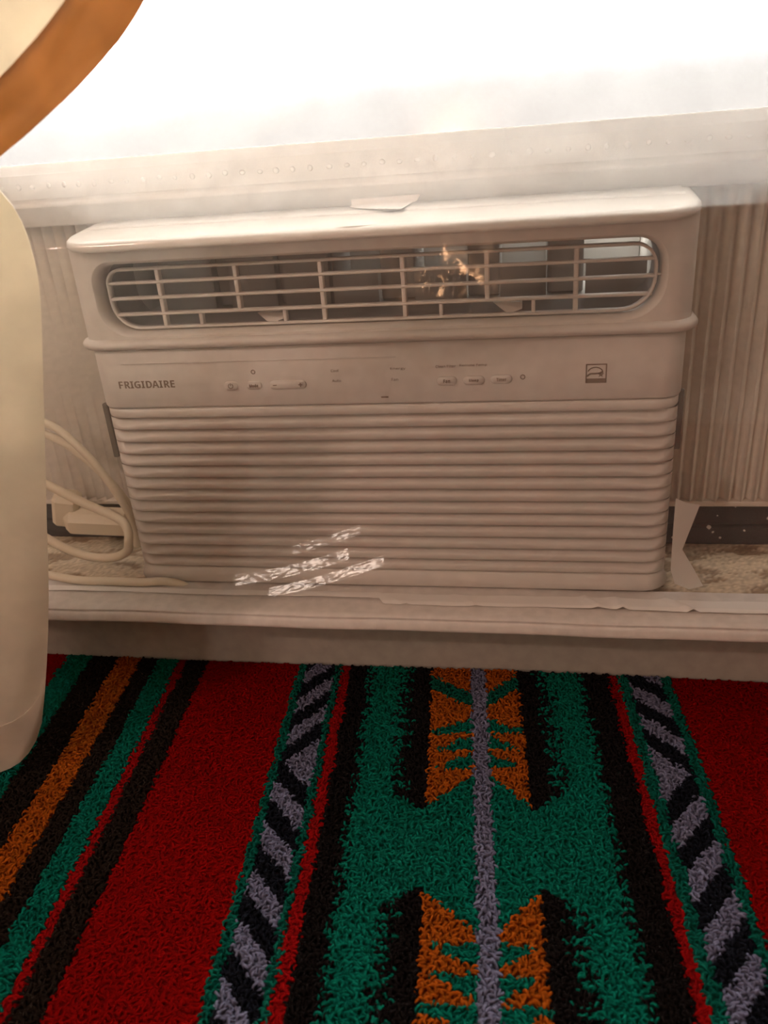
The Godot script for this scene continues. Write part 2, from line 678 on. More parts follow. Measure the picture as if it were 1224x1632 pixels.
func blanket() -> void:
	# bed below: frame, mattress
	var bed := thing("bed", "bed with a plain mattress under the striped blanket", "bed", Vector3(0, -0.65, 1.0))
	put("frame", box_mesh(Vector3(-0.9, 0.1, -0.95), Vector3(0.9, 0.3, 1.0), 0.01), M.floor, bed)
	put("mattress", box_mesh(Vector3(-0.88, 0.3, -0.945), Vector3(0.88, 0.578, 0.98), 0.03), M.ceiling, bed)
	for sx in [-0.85, 0.85]:
		for sz in [-0.9, 0.95]:
			put("leg", box_mesh(Vector3(sx - 0.04, 0, sz - 0.04), Vector3(sx + 0.04, 0.1, sz + 0.04), 0.004), M.floor, bed)
	var bl := thing("blanket", "fleecy red, teal, orange and black striped blanket spread below the window", "blanket", Vector3(0, -0.0655, 0))
	# woven ground: picture of the pattern, laid by the blanket's own axes
	var wdt := 900
	var hgt := 560
	var im := Image.create(wdt, hgt, false, Image.FORMAT_RGB8)
	for j in hgt:
		for i in wdt:
			im.set_pixel(i, j, (pattern(lerpf(-0.78, 0.78, i / (wdt - 1.0)), lerpf(0.0, 0.95, j / (hgt - 1.0))) * 0.8).linear_to_srgb())
	var gm := StandardMaterial3D.new()
	gm.albedo_texture = ImageTexture.create_from_image(im)
	gm.roughness = 0.95
	gm.metallic_specular = 0.2
	var st := begin()
	var rows := []
	for j in 41:
		var row := PackedVector3Array()
		for i in 61:
			var u := lerpf(-0.78, 0.78, i / 60.0)
			var v := lerpf(0.0, 0.95, j / 40.0)
			var p := blanket_point(u, v)
			p.z = maxf(p.z, 0.0285)
			p.y = ripple(p.x, p.z)
			row.append(p)
		rows.append(row)
	grid(st, rows, false, false, true)
	st.set_smooth_group(1)
	var low := []
	for r in rows:
		var row := PackedVector3Array()
		for p in r:
			row.append(p - Vector3(0, 0.004, 0))
		low.append(row)
	grid(st, low, true, false, true)
	put("ground_weave", done(st), gm, bl)
	# the fleece: curled loops of yarn, one instance each
	var loop := begin()
	var path := PackedVector3Array()
	for k in 7:
		var a := PI * (k / 6.0)
		path.append(Vector3(cos(a) * 0.0017, sin(a) * 0.0021 - 0.0004, 0.0006 * sin(a * 2.0)))
	tube(loop, path, 0.00078, 5)
	var mm := MultiMesh.new()
	mm.transform_format = MultiMesh.TRANSFORM_3D
	mm.use_colors = true
	mm.mesh = done(loop)
	var xf := []
	var cs := []
	var step := 0.00235
	var v := 0.0
	while v < 0.54:
		var u := -0.46
		while u < 0.44:
			var uu := u + rng.randf_range(-0.5, 0.5) * step
			var vv := v + rng.randf_range(-0.5, 0.5) * step
			var p := blanket_point(uu, vv)
			if p.z > 0.0305:
				p.y = ripple(p.x, p.z) + 0.0006
				var b := Basis(Vector3.UP, rng.randf() * TAU) * Basis(Vector3.RIGHT, rng.randf_range(-0.9, 0.9))
				b = b.scaled(Vector3.ONE * rng.randf_range(0.8, 1.2))
				var tint := pattern(uu + rng.randfn(0.0, 0.0006), vv + rng.randfn(0.0, 0.0006))
				if tint.r > 0.12 and tint.g < 0.01:       # the red ground is shorn closer
					b = b.scaled(Vector3(1.0, 0.45, 1.0))
					cs.append(tint * rng.randf_range(0.9, 1.08))
				else:
					cs.append(tint * rng.randf_range(0.7, 1.15))
				xf.append(Transform3D(b, p))
			u += step
		v += step
	mm.instance_count = xf.size()
	for k in xf.size():
		mm.set_instance_transform(k, xf[k])
		mm.set_instance_color(k, cs[k])
	var mi := MultiMeshInstance3D.new()
	mi.name = "fleece_pile"
	mi.multimesh = mm
	var fm := StandardMaterial3D.new()
	fm.vertex_color_use_as_albedo = true
	fm.roughness = 0.9
	fm.metallic_specular = 0.12
	mi.material_override = fm
	mi.set_meta("kind", "stuff")
	bl.add_child(mi)

func ripple(x: float, z: float) -> float:
	return 0.0012 * sin(x * 9.0 + z * 4.0) + 0.0008 * sin(z * 21.0 - x * 3.0)

func air_conditioner() -> void:
	var ac := thing("air_conditioner", "white window air conditioner with ribbed front and upper air outlet", "air conditioner")
	var cs := begin(false)                          # sheet metal case, hollow behind the outlet
	box(cs, Vector3(-0.214, 0.003, -0.42), Vector3(0.214, 0.212, -0.0665), 0.003)
	box(cs, Vector3(-0.214, 0.2121, -0.42), Vector3(0.214, 0.2785, -0.17), 0.003)
	box(cs, Vector3(-0.214, 0.2121, -0.1699), Vector3(-0.2095, 0.2785, -0.0665))
	box(cs, Vector3(0.2095, 0.2121, -0.1699), Vector3(0.214, 0.2785, -0.0665))
	box(cs, Vector3(-0.2094, 0.2765, -0.1699), Vector3(0.2094, 0.2785, -0.158))
	box(cs, Vector3(-0.2094, 0.2765, -0.1119), Vector3(0.2094, 0.2785, -0.0665))
	var slits := [[-0.0406, -0.0043, 0.005], [0.0264, 0.0675, 0.008], [0.0947, 0.1302, 0.015], [0.1604, 0.2062, 0.024]]
	var from := -0.2094
	for sl in slits:                                # openings added in its top, sized so daylight makes pale patches in the outlet
		box(cs, Vector3(from, 0.2765, -0.1579), Vector3(sl[0], 0.2785, -0.112))
		box(cs, Vector3(sl[0] + 0.0001, 0.2765, -0.158 + sl[2]), Vector3(sl[1] - 0.0001, 0.2785, -0.112))
		from = sl[1]
	box(cs, Vector3(from, 0.2765, -0.1579), Vector3(0.2094, 0.2785, -0.112))
	put("chassis", done(cs), M.metal, ac)
	# hood: front face with the rounded opening, sides, ledge
	var st := begin()
	var outer := rounded_loop(-0.212, 0.212, 0.214, 0.2875, [0.0005, 0.0005, 0.0005, 0.0005])
	var edge := rounded_loop(-0.2095, 0.2100, 0.2185, 0.2752, [0.026, 0.02, 0.016, 0.024])
	var lip1 := rounded_loop(-0.2087, 0.2092, 0.2193, 0.2744, [0.026, 0.02, 0.016, 0.024])
	var inner := rounded_loop(-0.2067, 0.2072, 0.2208, 0.2729, [0.025, 0.019, 0.015, 0.023])
	grid(st, [loop3(outer, 0.0), loop3(edge, 0.0)], false)
	st.set_smooth_group(1)
	grid(st, [loop3(edge, 0.0), loop3(lip1, -0.0007), loop3(inner, -0.0045), loop3(inner, -0.022)], false)
	st.set_smooth_group(2)
	for s in [-1.0, 1.0]:
		var rows := []
		for k in 9:
			var a := k * PI / 2.0 / 8.0
			var x: float = s * (0.212 + 0.018 * sin(a))
			var z := -0.018 + 0.018 * cos(a)
			rows.append(PackedVector3Array([Vector3(x, 0.214, z), Vector3(x, 0.2875, z)]))
		rows.append(PackedVector3Array([Vector3(s * 0.23, 0.214, -0.066), Vector3(s * 0.23, 0.2875, -0.066)]))
		grid(st, rows, s < 0)
	put("hood", done(st), M.plastic, ac)
	st = begin()
	shell(st, plan(0.23, -0.066, 0.0, 0.018), [Vector2(-0.01, 0.2168), Vector2(0.0005, 0.2168), Vector2(0.0035, 0.2155), Vector2(0.005, 0.2135), Vector2(0.0048, 0.2112), Vector2(0.003, 0.2092), Vector2(-0.001, 0.2082), Vector2(-0.012, 0.208)])
	put("ledge", done(st), M.plastic, ac)
	# lid: a slab with large rounded front corners, sloping up to the sash
	st = begin()
	var rows := []
	for o in plan(0.2315, -0.105, 0.0105, 0.034, 12):
		var row := PackedVector3Array()
		for p in [[-0.02, -0.0082], [-0.0035, -0.0078], [-0.0006, -0.0066], [0.0, -0.005], [-0.0008, -0.002], [-0.003, -0.0004], [-0.007, 0.0]]:
			var x: float = o[0].x + o[1].x * p[0]
			var z: float = o[0].y + o[1].y * p[0]
			row.append(Vector3(x, lid_height(z) + p[1], z))
		for k in range(1, 7):
			var last: Vector3 = row[6]
			var x := last.x * (1.0 - k / 6.0)
			row.append(Vector3(x, lid_height(last.z) - 0.0, last.z))
		rows.append(row)
	grid(st, rows, false)
	put("lid", done(st), M.plastic, ac)
	st = begin()                                    # the groove's raised rear flange on the lid
	rows = []
	for k in 21:
		var x := lerpf(-0.221, 0.223, k / 20.0)
		var row := PackedVector3Array()
		for p in [[-0.036, 0.0001], [-0.0372, 0.0012], [-0.039, 0.0014], [-0.0588, 0.0014], [-0.0592, 0.0]]:
			row.append(Vector3(x, lid_height(p[0]) + p[1], p[0]))
		rows.append(row)
	grid(st, rows, false)
	put("rear_flange", done(st), M.plastic, ac)
	# air outlet: duct, vanes, levers, grille
	st = begin(false)
	var duct := rounded_loop(-0.2067, 0.2072, 0.2208, 0.2729, [0.025, 0.019, 0.015, 0.023])
	grid(st, [loop3(duct, -0.022), loop3(duct, -0.066)], false)
	box(st, Vector3(-0.209, 0.2125, -0.158), Vector3(0.209, 0.2205, -0.0662))
	put("outlet_duct", done(st), M.inner, ac)
	put("coil_plate", box_mesh(Vector3(-0.209, 0.2122, -0.1615), Vector3(0.209, 0.276, -0.1585)), M.metal, ac)
	var left := [-0.1896, -0.1294, -0.0821, -0.0406, 0.0264, 0.0947, 0.1604]
	var right := [-0.1455, -0.0907, -0.045, -0.0043, 0.0675, 0.1302, 0.2062]
	for k in 7:                                      # guide vanes; the four on the right stop short of the duct's top
		var top := 0.272 if k < 3 else 0.2458
		var front := []
		for j in 5:
			var t := j / 4.0
			var z := -0.079 + 0.004 * sin(t * PI) - 0.004 * t
			front.append(PackedVector3Array([Vector3(lerpf(left[k], right[k], t), 0.2215, z), Vector3(lerpf(left[k], right[k], t), top, z)]))
		put("vane", sheet(front, 0.0016), M.inner, ac)
		if k < 6:
			put("duct_divider", box_mesh(Vector3(right[k] + 0.001, 0.2212, -0.157), Vector3(left[k + 1] - 0.001, 0.2726, -0.092), 0.001), M.inner, ac)
	for at in [[-0.0764, 0.2256], [0.1036, 0.2263]]:
		var lv := begin(false)
		var c := Vector3(at[0], at[1], -0.019)
		var pts := [Vector3(-0.012, 0.004, 0.0), Vector3(0.009, 0.0035, 0.0), Vector3(0.009, -0.0005, 0.004), Vector3(-0.001, -0.0035, 0.006)]
		var back := []
		for p in pts:
			back.append(c + p + Vector3(0, -0.001, -0.012))
		var mid: Vector3 = c + Vector3(0, 0, -0.006)
		quad_out(lv, c + pts[0], c + pts[1], c + pts[2], c + pts[3], mid)
		quad_out(lv, back[0], back[1], back[2], back[3], mid)
		for k in 4:
			quad_out(lv, c + pts[k], c + pts[(k + 1) % 4], back[(k + 1) % 4], back[k], mid)
		put("vane_lever", done(lv), M.plastic, ac)
	var ring_loop := rounded_loop(-0.2035, 0.2045, 0.2218, 0.2685, [0.024, 0.016, 0.012, 0.022], 8)
	var ring_path := loop3(ring_loop, -0.0105)
	st = begin()
	var rr := []
	for q in [[0.0, 0.0], [-0.0009, 0.0008], [-0.002, 0.0], [-0.002, -0.006], [0.0, -0.006], [0.0, 0.0]]:
		var l := PackedVector3Array()
		for k in ring_path.size():
			var a := ring_path[posmod(k - 1, ring_path.size() - 1)]
			var b := ring_path[posmod(k + 1, ring_path.size() - 1)]
			var out := (b - a).normalized().cross(Vector3(0, 0, 1))
			l.append(ring_path[k] + out * q[0] + Vector3(0, 0, q[1]))
		rr.append(l)
	grid(st, rr, false)
	put("grille_ring", done(st), M.plastic, ac)
	for y in [0.2574, 0.2457, 0.2335]:
		put("grille_bar", box_mesh(Vector3(-0.2025 if y > 0.24 else -0.1995, y - 0.00105, -0.0165), Vector3(0.2035 if y > 0.24 else 0.202, y + 0.00105, -0.0102), 0.0006), M.plastic, ac)
	for d in [[-0.1612, 0], [-0.0991, 1], [-0.0336, 0], [0.0275, 0], [0.0879, 1], [0.15, 0], [-0.1316, 2], [-0.0644, 2], [0.0541, 2], [0.1206, 2]]:
		var lo: float = 0.2335 if d[1] == 1 else 0.2222
		var hi: float = 0.2335 if d[1] == 2 else 0.268
		var hw := 0.0014 if d[1] == 2 else 0.0017
		put("grille_divider", box_mesh(Vector3(d[0] - hw, lo, -0.0172), Vector3(d[0] + hw, hi, -0.0112), 0.0006), M.plastic, ac)
	put("grille_clip", box_mesh(Vector3(0.203, 0.2455, -0.016), Vector3(0.2075, 0.2472, -0.0125), 0.0004), M.plastic, ac)
	# control panel
	st = begin()
	shell(st, plan(0.2275, -0.066, -0.0005, 0.017), [Vector2(-0.012, 0.2081), Vector2(-0.001, 0.208), Vector2(0.0, 0.2072), Vector2(0.0, 0.1622), Vector2(-0.0008, 0.1606), Vector2(-0.004, 0.1602)])
	var panel := put("control_panel", done(st), M.plastic, ac)
	var line := begin(false)
	box(line, Vector3(-0.2, 0.1966, -0.0008), Vector3(0.02, 0.1975, -0.0001))
	put("display_seam", done(line), M.plastic, panel)
	text("brand_lettering", "FRIGIDAIRE", 0.0475, 0.0058, Vector3(-0.182, 0.1803, -0.0004), M.print, panel, true)
	var legends := [["Cool", -0.0275, 0.1876, 0.0058], ["Auto", -0.0268, 0.1797, 0.007], ["Energy", 0.0212, 0.1878, 0.0115], ["Fan", 0.0183, 0.1796, 0.005], ["Clean Filter", 0.057, 0.1887, 0.015], ["Remote Temp", 0.0773, 0.1889, 0.0202]]
	for l in legends:
		text("indicator_lettering", l[0], l[3], 0.0021, Vector3(l[1], l[2], -0.0003), M.print, panel)
	put("dash_mark", box_mesh(Vector3(0.0068, 0.1654, -0.0006), Vector3(0.0124, 0.1666, -0.0002)), M.print, panel)
	for b in [["power", -0.1116, 0.1777, 0.0055, ""], ["mode", -0.0927, 0.1777, 0.0062, "Mode"], ["rocker", -0.0654, 0.1776, 0.0145, ""], ["fan", 0.0575, 0.1777, 0.0075, "Fan"], ["sleep", 0.0775, 0.1777, 0.0078, "Sleep"], ["timer", 0.0977, 0.1781, 0.0078, "Timer"]]:
		st = begin()
		var hh := 0.0034
		var l0 := rounded_loop(b[1] - b[3], b[1] + b[3], b[2] - hh, b[2] + hh, [hh * 0.95, hh * 0.95, hh * 0.95, hh * 0.95], 5)
		var l1 := rounded_loop(b[1] - b[3] + 0.0006, b[1] + b[3] - 0.0006, b[2] - hh + 0.0006, b[2] + hh - 0.0006, [hh * 0.7, hh * 0.7, hh * 0.7, hh * 0.7], 5)
		var c := PackedVector3Array()
		for k in l0.size():
			c.append(Vector3(b[1], b[2], 0.0009))
		grid(st, [loop3(l0, -0.002), loop3(l0, 0.0003), loop3(l1, 0.0009), c], false)
		var bt := put("button", done(st), M.plastic, panel)
		if b[4] != "":
			text("button_lettering", b[4], 0.0072 if b[4] != "Fan" else 0.005, 0.0027, Vector3(b[1], b[2], 0.0011), M.print, bt, true)
		elif b[0] == "power":
			var s := begin()
			var ring := PackedVector3Array()
			for k in 13:
				var a := PI * 0.5 + 0.5 + k * (TAU - 1.0) / 12.0
				ring.append(Vector3(b[1] + cos(a) * 0.0019, b[2] + sin(a) * 0.0019, 0.0010))
			tube(s, ring, 0.0003, 5)
			tube(s, PackedVector3Array([Vector3(b[1], b[2] + 0.0003, 0.001), Vector3(b[1], b[2] + 0.0024, 0.001)]), 0.0003, 5)
			put("power_symbol", done(s), M.print, bt)
		else:
			put("minus_symbol", box_mesh(Vector3(b[1] - 0.0118, b[2] - 0.0003, 0.0007), Vector3(b[1] - 0.0088, b[2] + 0.0003, 0.0012)), M.print, bt)
			var s := begin(false)
			box(s, Vector3(b[1] + 0.0086, b[2] - 0.0004, 0.0007), Vector3(b[1] + 0.0118, b[2] + 0.0004, 0.0012))
			box(s, Vector3(b[1] + 0.0098, b[2] - 0.0016, 0.0007), Vector3(b[1] + 0.0106, b[2] + 0.0016, 0.0012))
			put("plus_symbol", done(s), M.print, bt)
	for e in [[0.1132, 0.1792, 0.0016], [-0.0921, 0.1883, 0.0015]]:
		var s := begin()
		var ring := PackedVector3Array()
		for k in 13:
			ring.append(Vector3(e[0] + cos(k * TAU / 12.0) * e[2], e[1] + sin(k * TAU / 12.0) * e[2], -0.0003))
		tube(s, ring, 0.00035, 5)
		put("sensor_ring", done(s), M.print, panel)
	# square efficiency mark: frame, swoosh, star, solid foot
	var em := begin(false)
	for r in [[0.158, 0.1727, 0.1868, 0.1876], [0.158, 0.1588, 0.1735, 0.1876], [0.1719, 0.1727, 0.1735, 0.1876], [0.158, 0.1727, 0.1735, 0.1768]]:
		box(em, Vector3(r[0], r[2], -0.0008), Vector3(r[1], r[3], -0.0002))
	var arc := PackedVector3Array()
	for k in 15:
		var a := PI - 0.25 - k * (PI * 1.15) / 14.0
		arc.append(Vector3(0.1647 + cos(a) * 0.0052, 0.1812 + sin(a) * 0.0039, -0.0004))
	tube(em, arc, 0.00042, 5)
	var swoosh := smooth_path([Vector3(0.1589, 0.1785, -0.0004), Vector3(0.1612, 0.1803, -0.0004), Vector3(0.1645, 0.1804, -0.0004), Vector3(0.168, 0.1808, -0.0004), Vector3(0.1697, 0.1818, -0.0004)], 3)
	tube(em, swoosh, 0.0006, 5)
	var star_c := Vector3(0.1686, 0.1797, -0.0003)
	for k in 5:
		var a := PI / 2.0 + k * TAU / 5.0
		tri_out(em, star_c + Vector3(cos(a), sin(a), 0) * 0.0026, star_c + Vector3(cos(a + 1.9), sin(a + 1.9), 0) * 0.0009, star_c + Vector3(cos(a - 1.9), sin(a - 1.9), 0) * 0.0009, star_c - Vector3(0, 0, 0.01))
	put("efficiency_mark", done(em), M.print, panel)
	# lower intake: body, louvres, foot
	st = begin()
	shell(st, plan(0.2255, -0.066, -0.0072, 0.019), [Vector2(0.0, 0.1605), Vector2(0.0, 0.004)])
	put("intake_back", done(st), M.plastic, ac)
	st = begin()
	shell(st, plan(0.2265, -0.066, 0.0, 0.019), [Vector2(-0.008, 0.1598), Vector2(-0.0012, 0.1597), Vector2(0.0, 0.1588), Vector2(0.0, 0.1535), Vector2(-0.0008, 0.1522), Vector2(-0.008, 0.152)])
	put("intake_head", done(st), M.plastic, ac)
	for k in 13:
		var y := 0.152 - k * 0.01062
		var b := y - 0.01062
		st = begin()
		shell(st, plan(0.2265, -0.024, 0.0, 0.019, 14, 60), [Vector2(-0.0068, y - 0.0006), Vector2(-0.0058, y - 0.0010), Vector2(-0.0012, y - 0.0038), Vector2(-0.0003, y - 0.0047), Vector2(0.0, y - 0.0058), Vector2(-0.0002, b + 0.0014), Vector2(-0.0012, b + 0.0005), Vector2(-0.0068, b + 0.0003)], true)
		put("louvre", done(st), M.plastic, ac)
	st = begin()
	shell(st, plan(0.2265, -0.066, 0.0012, 0.019), [Vector2(-0.008, 0.0138), Vector2(-0.0022, 0.0136), Vector2(-0.001, 0.0129), Vector2(0.0026, 0.002), Vector2(0.0014, 0.0006), Vector2(-0.008, 0.0005)])
	put("foot_strip", done(st), M.plastic, ac)
	for s in [-1.0, 1.0]:
		st = begin(false)
		if s > 0:
			box(st, Vector3(0.2270, 0.113, -0.0255), Vector3(0.2314, 0.160, -0.0215), 0.0005)
		else:
			box(st, Vector3(-0.2322, 0.113, -0.0185), Vector3(-0.2275, 0.1605, -0.0135), 0.0005)
		put("side_slot", done(st), M.slot, ac)
		st = begin(false)
		box(st, Vector3(s * 0.2235 - 0.004, 0.002, -0.066), Vector3(s * 0.2235 + 0.004, 0.208, -0.0225), 0.001)
		put("side_cheek", done(st), M.plastic, ac)

func lid_height(z: float) -> float:
	return 0.2905 + 0.10 * (0.0105 - z)

func side_panels() -> void:
	for s in [-1.0, 1.0]:
		var t := thing("accordion_panel", ("pleated cream accordion curtain filling the gap left of the air conditioner" if s < 0 else "pleated cream accordion curtain filling the gap right of the air conditioner"), "accordion panel", Vector3.ZERO, "pleated window filler panels")
		var st := begin(false)
		var rows := []
		var x0 := 0.2312
		var pleats := 21
		for k in pleats * 2 + 1:
			var x := x0 + k * (0.447 - x0) / (pleats * 2.0)
			var z := -0.074 + (0.0045 if k % 2 == 0 else -0.0045)
			rows.append(PackedVector3Array([Vector3(s * x, 0.046, z), Vector3(s * x, 0.17, z + 0.0004 * sin(k * 1.7)), Vector3(s * x, 0.2968, z)]))
		var m := sheet(rows, 0.0008)
		put("pleated_sheet", m, M.accordion, t)
		put("mounting_rail", box_mesh(Vector3(minf(s * 0.2142, s * 0.2305), 0.04, -0.08), Vector3(maxf(s * 0.2142, s * 0.2305), 0.2968, -0.0668), 0.001), M.accordion, t)
		put("bottom_rail", box_mesh(Vector3(minf(s * 0.2305, s * 0.449), 0.0415, -0.0795), Vector3(maxf(s * 0.2305, s * 0.449), 0.0462, -0.0685), 0.001), M.accordion, t)
		var f := begin(false)
		box(f, Vector3(minf(s * 0.2145, s * 0.449), 0.018, -0.1), Vector3(maxf(s * 0.2145, s * 0.449), 0.0412, -0.079), 0.003)
		box(f, Vector3(minf(s * 0.2145, s * 0.449), -0.0035, -0.105), Vector3(maxf(s * 0.2145, s * 0.449), 0.0175, -0.083), 0.003)
		var fo := put("foam_strip", done(f), M.foam)
		tag(fo, "dark grey foam strip stuffed under the accordion panel beside the power plug" if s < 0 else "dark grey foam strip flecked with paint under the right accordion panel", "foam strip", "foam strips under the accordion panels")
		if s > 0:
			for k in 14:
				var c := begin(false)
				var p := Vector3(rng.randf_range(0.24, 0.34), rng.randf_range(0.004, 0.038), -0.0787)
				if p.y < 0.0178:
					p.z = -0.0827
				var r := rng.randf_range(0.0008, 0.0022)
				var ring := []
				for q in 6:
					ring.append(p + Vector3(cos(q * TAU / 6.0) * r * rng.randf_range(0.6, 1.3), sin(q * TAU / 6.0) * r * rng.randf_range(0.6, 1.3), 0.0))
				for q in 6:
					tri_out(c, p + Vector3(0, 0, 0.0006), ring[q], ring[(q + 1) % 6], p - Vector3(0, 0, 0.01))
				put("paint_fleck", done(c), M.tape, fo)

func cord_and_tapes() -> void:
	var t := thing("power_cord", "cream power cord coiled beside the left foot of the air conditioner", "power cord")
	var a := [Vector3(-0.322, 0.158, -0.02), Vector3(-0.2987, 0.1461, -0.02), Vector3(-0.2785, 0.1332, -0.02), Vector3(-0.256, 0.1049, -0.02), Vector3(-0.2415, 0.0686, -0.024), Vector3(-0.2405, 0.04, -0.034), Vector3(-0.246, 0.012, -0.042)]
	var st := begin()
	tube(st, smooth_path(a), 0.0036, 12)
	put("cable", done(st), M.cord, t)
	a = [Vector3(-0.324, 0.140, -0.024), Vector3(-0.300, 0.131, -0.025), Vector3(-0.279, 0.118, -0.026), Vector3(-0.259, 0.094, -0.029), Vector3(-0.246, 0.0655, -0.036), Vector3(-0.244, 0.04, -0.046)]
	st = begin()
	tube(st, smooth_path(a), 0.0036, 12)
	put("cable", done(st), M.cord, t)
	a = [Vector3(-0.335, 0.098, -0.02), Vector3(-0.3095, 0.0858, -0.02), Vector3(-0.2775, 0.0672, -0.02), Vector3(-0.2446, 0.0518, -0.018), Vector3(-0.2345, 0.044, -0.012), Vector3(-0.2335, 0.034, -0.007), Vector3(-0.2405, 0.0215, -0.012), Vector3(-0.2606, 0.0115, -0.018), Vector3(-0.2857, 0.0115, -0.02), Vector3(-0.3084, 0.0207, -0.02), Vector3(-0.322, 0.0297, -0.02), Vector3(-0.34, 0.042, -0.02)]
	st = begin()
	tube(st, smooth_path(a), 0.0041, 12)
	put("cable", done(st), M.cord, t)
	a = [Vector3(-0.345, 0.012, 0.006), Vector3(-0.3143, 0.0078, 0.008), Vector3(-0.2816, 0.0042, 0.0108), Vector3(-0.2465, 0.0042, 0.0118), Vector3(-0.2184, 0.0043, 0.0125), Vector3(-0.2, 0.0040, 0.0095), Vector3(-0.186, 0.0005, 0.0075), Vector3(-0.176, -0.007, 0.006)]
	st = begin()
	tube(st, smooth_path(a), 0.0038, 12)
	put("cable", done(st), M.cord, t)
	# the plug: a long rounded body, strain relief, cross piece
	st = begin(false)
	box(st, Vector3(-0.033, -0.013, -0.012), Vector3(0.03, 0.012, 0.012), 0.006)
	var pl := put("plug", done(st), M.cord, t, Vector3(-0.277, 0.037, -0.043))
	pl.rotation = Vector3(0.25, 0.12, -0.12)
	put("test_button", box_mesh(Vector3(-0.004, 0.0118, -0.004), Vector3(0.01, 0.0135, 0.004), 0.0008), M.white_tape, pl)
	st = begin(false)
	box(st, Vector3(-0.012, -0.016, -0.011), Vector3(0.012, 0.018, 0.011), 0.004)
	var pb := put("strain_relief", done(st), M.cord, t, Vector3(-0.309, 0.049, -0.043))
	pb.rotation = Vector3(0.2, 0.2, -0.25)
	# white tape along the stool that holds the film's lower edge, wrinkled at the right
	var rows := []
	for k in 181:
		var x := lerpf(-0.4, 0.45, k / 180.0)
		var row := PackedVector3Array()
		for j in 5:
			var v := j / 4.0
			var near := 0.0155 + 0.016 * v
			if x < 0.0:
				near = lerpf(0.0155, 0.0235, v)
			var fold := 0.0
			for c in [[0.1607, 0.0125], [0.1835, 0.0075], [0.222, 0.02], [-0.01, 0.03], [0.06, 0.016]]:
				var e: float = (x - c[0] - v * (c[1])) / 0.0024
				fold += 0.0030 * exp(-e * e) * (1.0 if c[0] > 0.1 else 0.45)
			row.append(Vector3(x, 0.0009 + fold + 0.0002 * sin(x * 140.0 + v * 3.0) + (0.0004 if j > 0 and j < 4 else 0.0), near + 0.0008 * sin(x * 31.0)))
		rows.append(row)
	tag(put("tape_strip", sheet(rows, 0.0003), M.white_tape), "long white wrinkled tape strip along the window sill before the air conditioner", "tape")
	# folded tape at the right foot
	rows = [PackedVector3Array([Vector3(0.2288, 0.079, -0.006), Vector3(0.2365, 0.0745, -0.0075), Vector3(0.2478, 0.0715, -0.01)]), PackedVector3Array([Vector3(0.2288, 0.055, -0.005), Vector3(0.235, 0.0535, -0.006), Vector3(0.2425, 0.052, -0.009)]), PackedVector3Array([Vector3(0.2290, 0.0335, -0.0035), Vector3(0.2335, 0.033, -0.005), Vector3(0.2372, 0.034, -0.0065)]), PackedVector3Array([Vector3(0.2290, 0.0185, -0.001), Vector3(0.238, 0.0165, -0.0045), Vector3(0.2468, 0.0175, -0.007)]), PackedVector3Array([Vector3(0.2325, 0.0075, 0.002), Vector3(0.244, 0.0015, 0.000), Vector3(0.2553, 0.0025, -0.004)])]
	tag(put("tape_piece", sheet(rows, 0.0004), M.tape), "folded piece of grey white tape at the right foot of the air conditioner", "tape")
	# tape on the middle of the lid's rear edge, half on the sash
	rows = [PackedVector3Array([Vector3(-0.0158, 0.3035, -0.0590), Vector3(0.012, 0.3037, -0.0590), Vector3(0.0372, 0.3042, -0.0590)]), PackedVector3Array([Vector3(-0.0158, 0.2995, -0.0588), Vector3(0.012, 0.2995, -0.0588), Vector3(0.0345, 0.2995, -0.0588)]), PackedVector3Array([Vector3(-0.0155, 0.2990, -0.052), Vector3(0.012, 0.2990, -0.052), Vector3(0.0318, 0.2990, -0.053)]), PackedVector3Array([Vector3(-0.0105, 0.2985, -0.0445), Vector3(0.008, 0.2979, -0.034), Vector3(0.0262, 0.2972, -0.030)])]
	tag(put("tape_piece", sheet(rows, 0.0004), M.white_tape), "small translucent tape piece on the back edge of the air conditioner top", "tape")
	# the double sided tape that holds the film's upper edge, with its row of trapped bubbles
	rows = []
	for k in 3:
		var x := lerpf(-0.42, 0.42, k / 2.0)
		rows.append(PackedVector3Array([Vector3(x, 0.3185, -0.0595), Vector3(x, 0.328, -0.0598), Vector3(x, 0.3366, -0.0599)]))
	var tp := put("mounting_tape", sheet(rows, 0.0004), M.paint)
	tag(tp, "clear mounting tape with a row of small bubbles across the sash rail", "tape")
	var dome := SphereMesh.new()
	dome.radius = 0.0022
	dome.height = 0.0044
	dome.radial_segments = 12
	dome.rings = 6
	for k in 62:
		var x := lerpf(-0.41, 0.415, k / 61.0)
		var o := put("bubble", dome, M.bead, tp, Vector3(x + rng.randf_range(-0.001, 0.001), 0.3278 + rng.randf_range(-0.0006, 0.0006), -0.0594))
		o.scale = Vector3(rng.randf_range(0.8, 1.15), rng.randf_range(0.7, 1.1), 0.45)

func seg_dist(p: Vector2, a: Vector2, b: Vector2) -> Vector2:
	var ab := b - a
	var t := clampf((p - a).dot(ab) / ab.length_squared(), 0.0, 1.0)
	return Vector2((p - a - ab * t).length(), t)

# steps that are short between the given limits and long elsewhere
func steps(from: float, to: float, fine: Array, short: float, long: float) -> PackedFloat32Array:
	var out := PackedFloat32Array()
	var x := from
	while x < to:
		out.append(x)
		var near := false
		for f in fine:
			near = near or (x > f[0] and x < f[1])
		x += short if near else long
	out.append(to)
	return out

